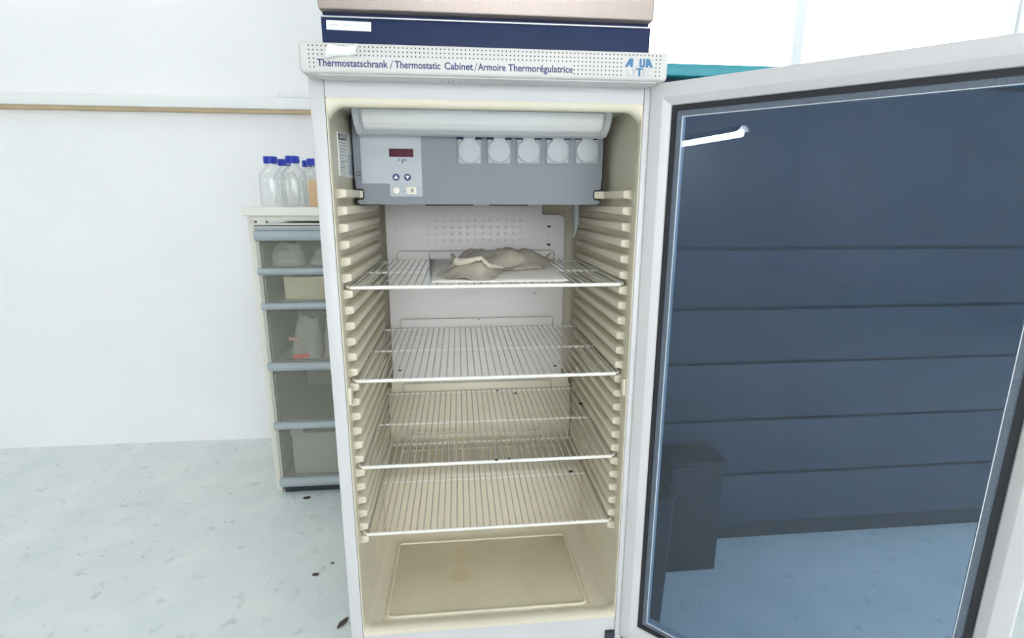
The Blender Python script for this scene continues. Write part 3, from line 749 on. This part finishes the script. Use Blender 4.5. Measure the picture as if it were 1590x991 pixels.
o = pouch('', '', -.44 + .02, -.30, .822, dz[0] + .001, .012, 1.3, '').build('plastic_pouch', 'film', None, origin=(-.36, .87, dz[0]))
tag(o, 'crumpled pale pouch in the top drawer, at its left', 'bag', 'pouches in the drawer tower')
o = pouch('', '', -.335 + .04, -.19, .822, dz[0] + .001, .006, 4.1, '', lean=.02).build('plastic_pouch', 'film', None, origin=(-.24, .87, dz[0]))
tag(o, 'crumpled pale pouch in the top drawer, nearer the cabinet', 'bag', 'pouches in the drawer tower')
# folded cream paper lying in the second drawer, seen at the top of its front
o = MB().prism([(-.375, -.098), (-.345, -.107), (-.30, -.113), (-.235, -.113), (-.16, -.100), (-.16, -.0945), (-.375, -.0945)], 'y', .8205, .832, .002)
o.box(-.375, -.16, .8325, .86, dz[1] + .0005, -.0945, .003)
o = o.build('paper_packet', 'creampaper', None, origin=(-.27, .84, dz[1]))
tag(o, 'cream paper packet standing in the second drawer', 'packet')
pg = thing('labelled_pouch', (-.315, .87, dz[2]), 'clear crumpled bag with red and pink labels in the third drawer', 'bag')
pouch('', '', -.385, -.265, .828, dz[2] + .001, -.235, 7.7, '', lean=.012, taper=.45).build('film', 'film', pg)
MB().prism([(-.360, -.3845), (-.312, -.3805), (-.303, -.3735), (-.311, -.3655), (-.360, -.3695)], 'y', .8200, .8215).build('red_label', 'redtag', pg, smooth=False)
MB().prism([(-.372, -.318), (-.338, -.3185), (-.337, -.307), (-.372, -.3055)], 'y', .8225, .824).build('pink_label', 'pinktag', pg, smooth=False)
o = pouch('', '', -.285 + .02, -.18, .826, dz[2] + .001, -.245, 2.2, '', depth=.035).build('plastic_pouch', 'film', None, origin=(-.23, .87, dz[2]))
tag(o, 'crumpled pouch in the third drawer beside the red labelled bag', 'bag', 'pouches in the drawer tower')
o = MB().box(-.395, -.12, .822, 1.0, dz[4] + .0005, -.665, .004).box(-.398, -.352, .8185, .8225, -.672, -.650, .002)
o = o.build('grey_tray', 'towerside', None, origin=(-.25, .9, dz[4])); tag(o, 'grey lidded tray standing in the lowest drawer', 'tray')

# laboratory bottles
def bottle(x, y, label):
    t = thing('glass_bottle', (x, y, .1367), label, 'bottle', 'blue capped bottles on the bench')
    z = .1367
    out = [(0, .0), (.034, .0), (.040, .003), (.0425, .010), (.0425, .092), (.0405, .106), (.034, .119), (.024, .129), (.0175, .135), (.0165, .142), (.0165, .150)]
    inn = [(.0148, .150), (.0148, .136), (.022, .1265), (.033, .1165), (.039, .104), (.0405, .092), (.0405, .012), (.037, .0055), (0, .0045)]
    MB().lathe(out + inn, (x, y, z), 36).build('bottle_glass', 'clearglass', t, angle=60)
    MB().lathe([(.0150, .1450), (.0225, .1450), (.0228, .147), (.0228, .1655), (.0215, .168), (0, .168)], (x, y, z), 40).build('screw_cap', 'bluecap', t)
    MB().lathe([(.0168, .1385), (.0205, .1385), (.0208, .1435), (.0168, .1435), (.0168, .1385)], (x, y, z), 32).build('pouring_ring', 'clearglass', t)
    return t
b0 = bottle(-.338, .925, 'frontmost glass bottle with a blue cap, nearest the bench edge')
for x, y, lab in ((-.420, .955, 'blue capped glass bottle nearest the open end of the bench'),
                  (-.414, 1.085, 'blue capped glass bottle behind and left of the frontmost bottle'),
                  (-.345, 1.150, 'blue capped glass bottle half hidden behind the frontmost bottle'),
                  (-.300, 1.045, 'blue capped glass bottle just behind the cardboard box'),
                  (-.245, 1.150, 'blue capped glass bottle furthest back, next to the cabinet edge')):
    c = copy_tree(b0); c['label'] = lab; c.location = (x, y, b0.location.z)
bxo = thing('cardboard_box', (-.24, .92, .1367), 'plain tan cardboard box on the bench beside the bottles', 'box')
cb = MB()
cb.box(-.286, -.19, .90, .985, .1368, .2255, .0015); cb.build('carton', 'card', bxo)
MB().box(-.2865, -.1895, .900, .942, .2255, .2268, .0004).build('flap', 'card', bxo); MB().box(-.2865, -.1895, .943, .985, .2255, .2268, .0004).build('flap', 'card', bxo)

# dry leaf on the floor in front of the tower
lf = MB(); rows = []
for j in range(9):
    t = j / 8; w = .0075 * math.sin(PI * min(1, t * .96 + .02)) + .0004
    cxl = -.103 + .020 * t; cyl_ = .150 + .034 * t
    rows.append([(cxl + w * s * .9, cyl_ - w * s * .35, FZ + .0016 + .003 * abs(s) + .0008 * math.sin(j * 2.1)) for s in (-1, -.5, 0, .5, 1)])
lf.quads(rows, close=False)
o = lf.build('dry_leaf', 'leaf', None, origin=(-.095, .165, FZ)); tag(o, 'small dry brown leaf lying on the floor beside the cabinet', 'leaf')
md = o.modifiers.new('s', 'SOLIDIFY'); md.thickness = .0008
def chip(x, y, s, lab):
    b = MB(); k = 11
    p = [(x + s * (1 + .45 * noise.noise((i * 1.3, x * 50, 0))) * math.cos(2 * PI * i / k) * 1.6, y + s * (1 + .45 * noise.noise((i * 1.3, y * 50, 4))) * math.sin(2 * PI * i / k)) for i in range(k)]
    b.prism(p, 'z', FZ + .0002, FZ + .0024, .0006)
    tag(b.build('debris_chip', 'leaf', None, origin=(x, y, FZ)), lab, 'debris', 'chips on the floor')
chip(-.210, .359, .0062, 'dark chip on the floor furthest from the dry leaf towards the tower, larger one')
chip(-.172, .405, .0036, 'tiny dark chip on the floor nearest the cabinet side')
chip(-.345, .775, .0085, 'dark fleck on the floor at the foot of the drawer tower')

# ------------------------------------------------------------------ behind the glass door, at the right
sc = thing('storage_cabinet', (1.35, .62, FZ), 'dark blue drawer cabinet standing behind the open glass door', 'cabinet')
SCX0, SCX1, SCY0, SCY1 = .665, 2.1, .385, .95
MB().box(SCX0, SCX1, SCY0 + .02, SCY1, -.84, .470, .003).build('carcass', 'cabdark', sc)
MB().box(SCX0 + .02, SCX1 - .02, SCY0 + .022, SCY1 - .02, FZ, -.8395).build('plinth', 'bin', sc)
MB().box(SCX0 - .01, SCX1 + .01, SCY0 - .012, SCY1 + .01, .4705, .500, .004).build('cabinet_top', 'cabtop_glare', sc)
zz = [.462, .033, -.138, -.301, -.482, -.663, -.835]
for a, b in zip(zz, zz[1:]):
    d_ = MB().box(SCX0 + .006, SCX1 - .006, SCY0, SCY0 + .019, b + .004, a - .004, .003).build('drawer', 'cabdark', sc)
bi = thing('waste_bin', (.667, .126, FZ), 'dark grey open waste bin behind the glass door, against the cabinet side', 'bin')
wb2 = MB()
def rl(k, z): return [(p[0], p[1], z) for p in rrect(.612 - k, .722 + k, .052 - k, .200 + k, (.02,) * 4)]
wb2.quads([rl(-.010, FZ + .0008), rl(-.004, -.70), rl(.0, -.52), rl(.003, -.52), rl(.003, -.515), rl(-.004, -.515), rl(-.007, -.70), rl(-.013, FZ + .006)])
wb2.face(rl(-.010, FZ + .0008)); wb2.face(rl(-.013, FZ + .006))
wb2.build('bin_body', 'bin', bi)
cr = thing('dark_crate', (.86, .3, FZ), 'dark storage crate on the floor in front of the blue drawer cabinet', 'crate')
MB().box(.800, .955, .268, .380, FZ, -.565, .006).build('crate_body', 'bin', cr)
MB().box(.796, .959, .264, .3815, -.565, -.548, .004).build('crate_lid', 'bin', cr)

# ------------------------------------------------------------------ light, camera, view
w = bpy.data.worlds.new('World'); S.world = w; w.use_nodes = True
bgn = w.node_tree.nodes['Background']; bgn.inputs['Color'].default_value = (.97, .98, 1, 1); bgn.inputs['Strength'].default_value = 9.0

C = (0.2216, -1.0111, 0.1666); yaw, pitch, roll, fpx = 0.101, 0.2256, 0.0032, 815.8868
f = Vector((math.sin(yaw) * math.cos(pitch), math.cos(yaw) * math.cos(pitch), -math.sin(pitch)))
rt = Vector((math.cos(yaw), -math.sin(yaw), 0)); up = rt.cross(f)
Rv = math.cos(roll) * rt + math.sin(roll) * up; Uv = -math.sin(roll) * rt + math.cos(roll) * up
cd = bpy.data.cameras.new('camera'); cd.sensor_fit = 'HORIZONTAL'; cd.sensor_width = 36; cd.lens = fpx / 1590 * 36; cd.clip_start = .02; cd.clip_end = 60
cam = bpy.data.objects.new('camera', cd); COL.objects.link(cam)
cam.matrix_world = Matrix(((Rv.x, Uv.x, -f.x, C[0]), (Rv.y, Uv.y, -f.y, C[1]), (Rv.z, Uv.z, -f.z, C[2] + ZF), (0, 0, 0, 1)))
S.camera = cam
vs = S.view_settings; vs.view_transform = 'Standard'; vs.look = 'None'; vs.gamma = 1; vs.use_curve_mapping = False; vs.exposure = -0.5
S.cycles.use_denoising = True
S.cycles.max_bounces = 12; S.cycles.transparent_max_bounces = 24; S.cycles.diffuse_bounces = 6
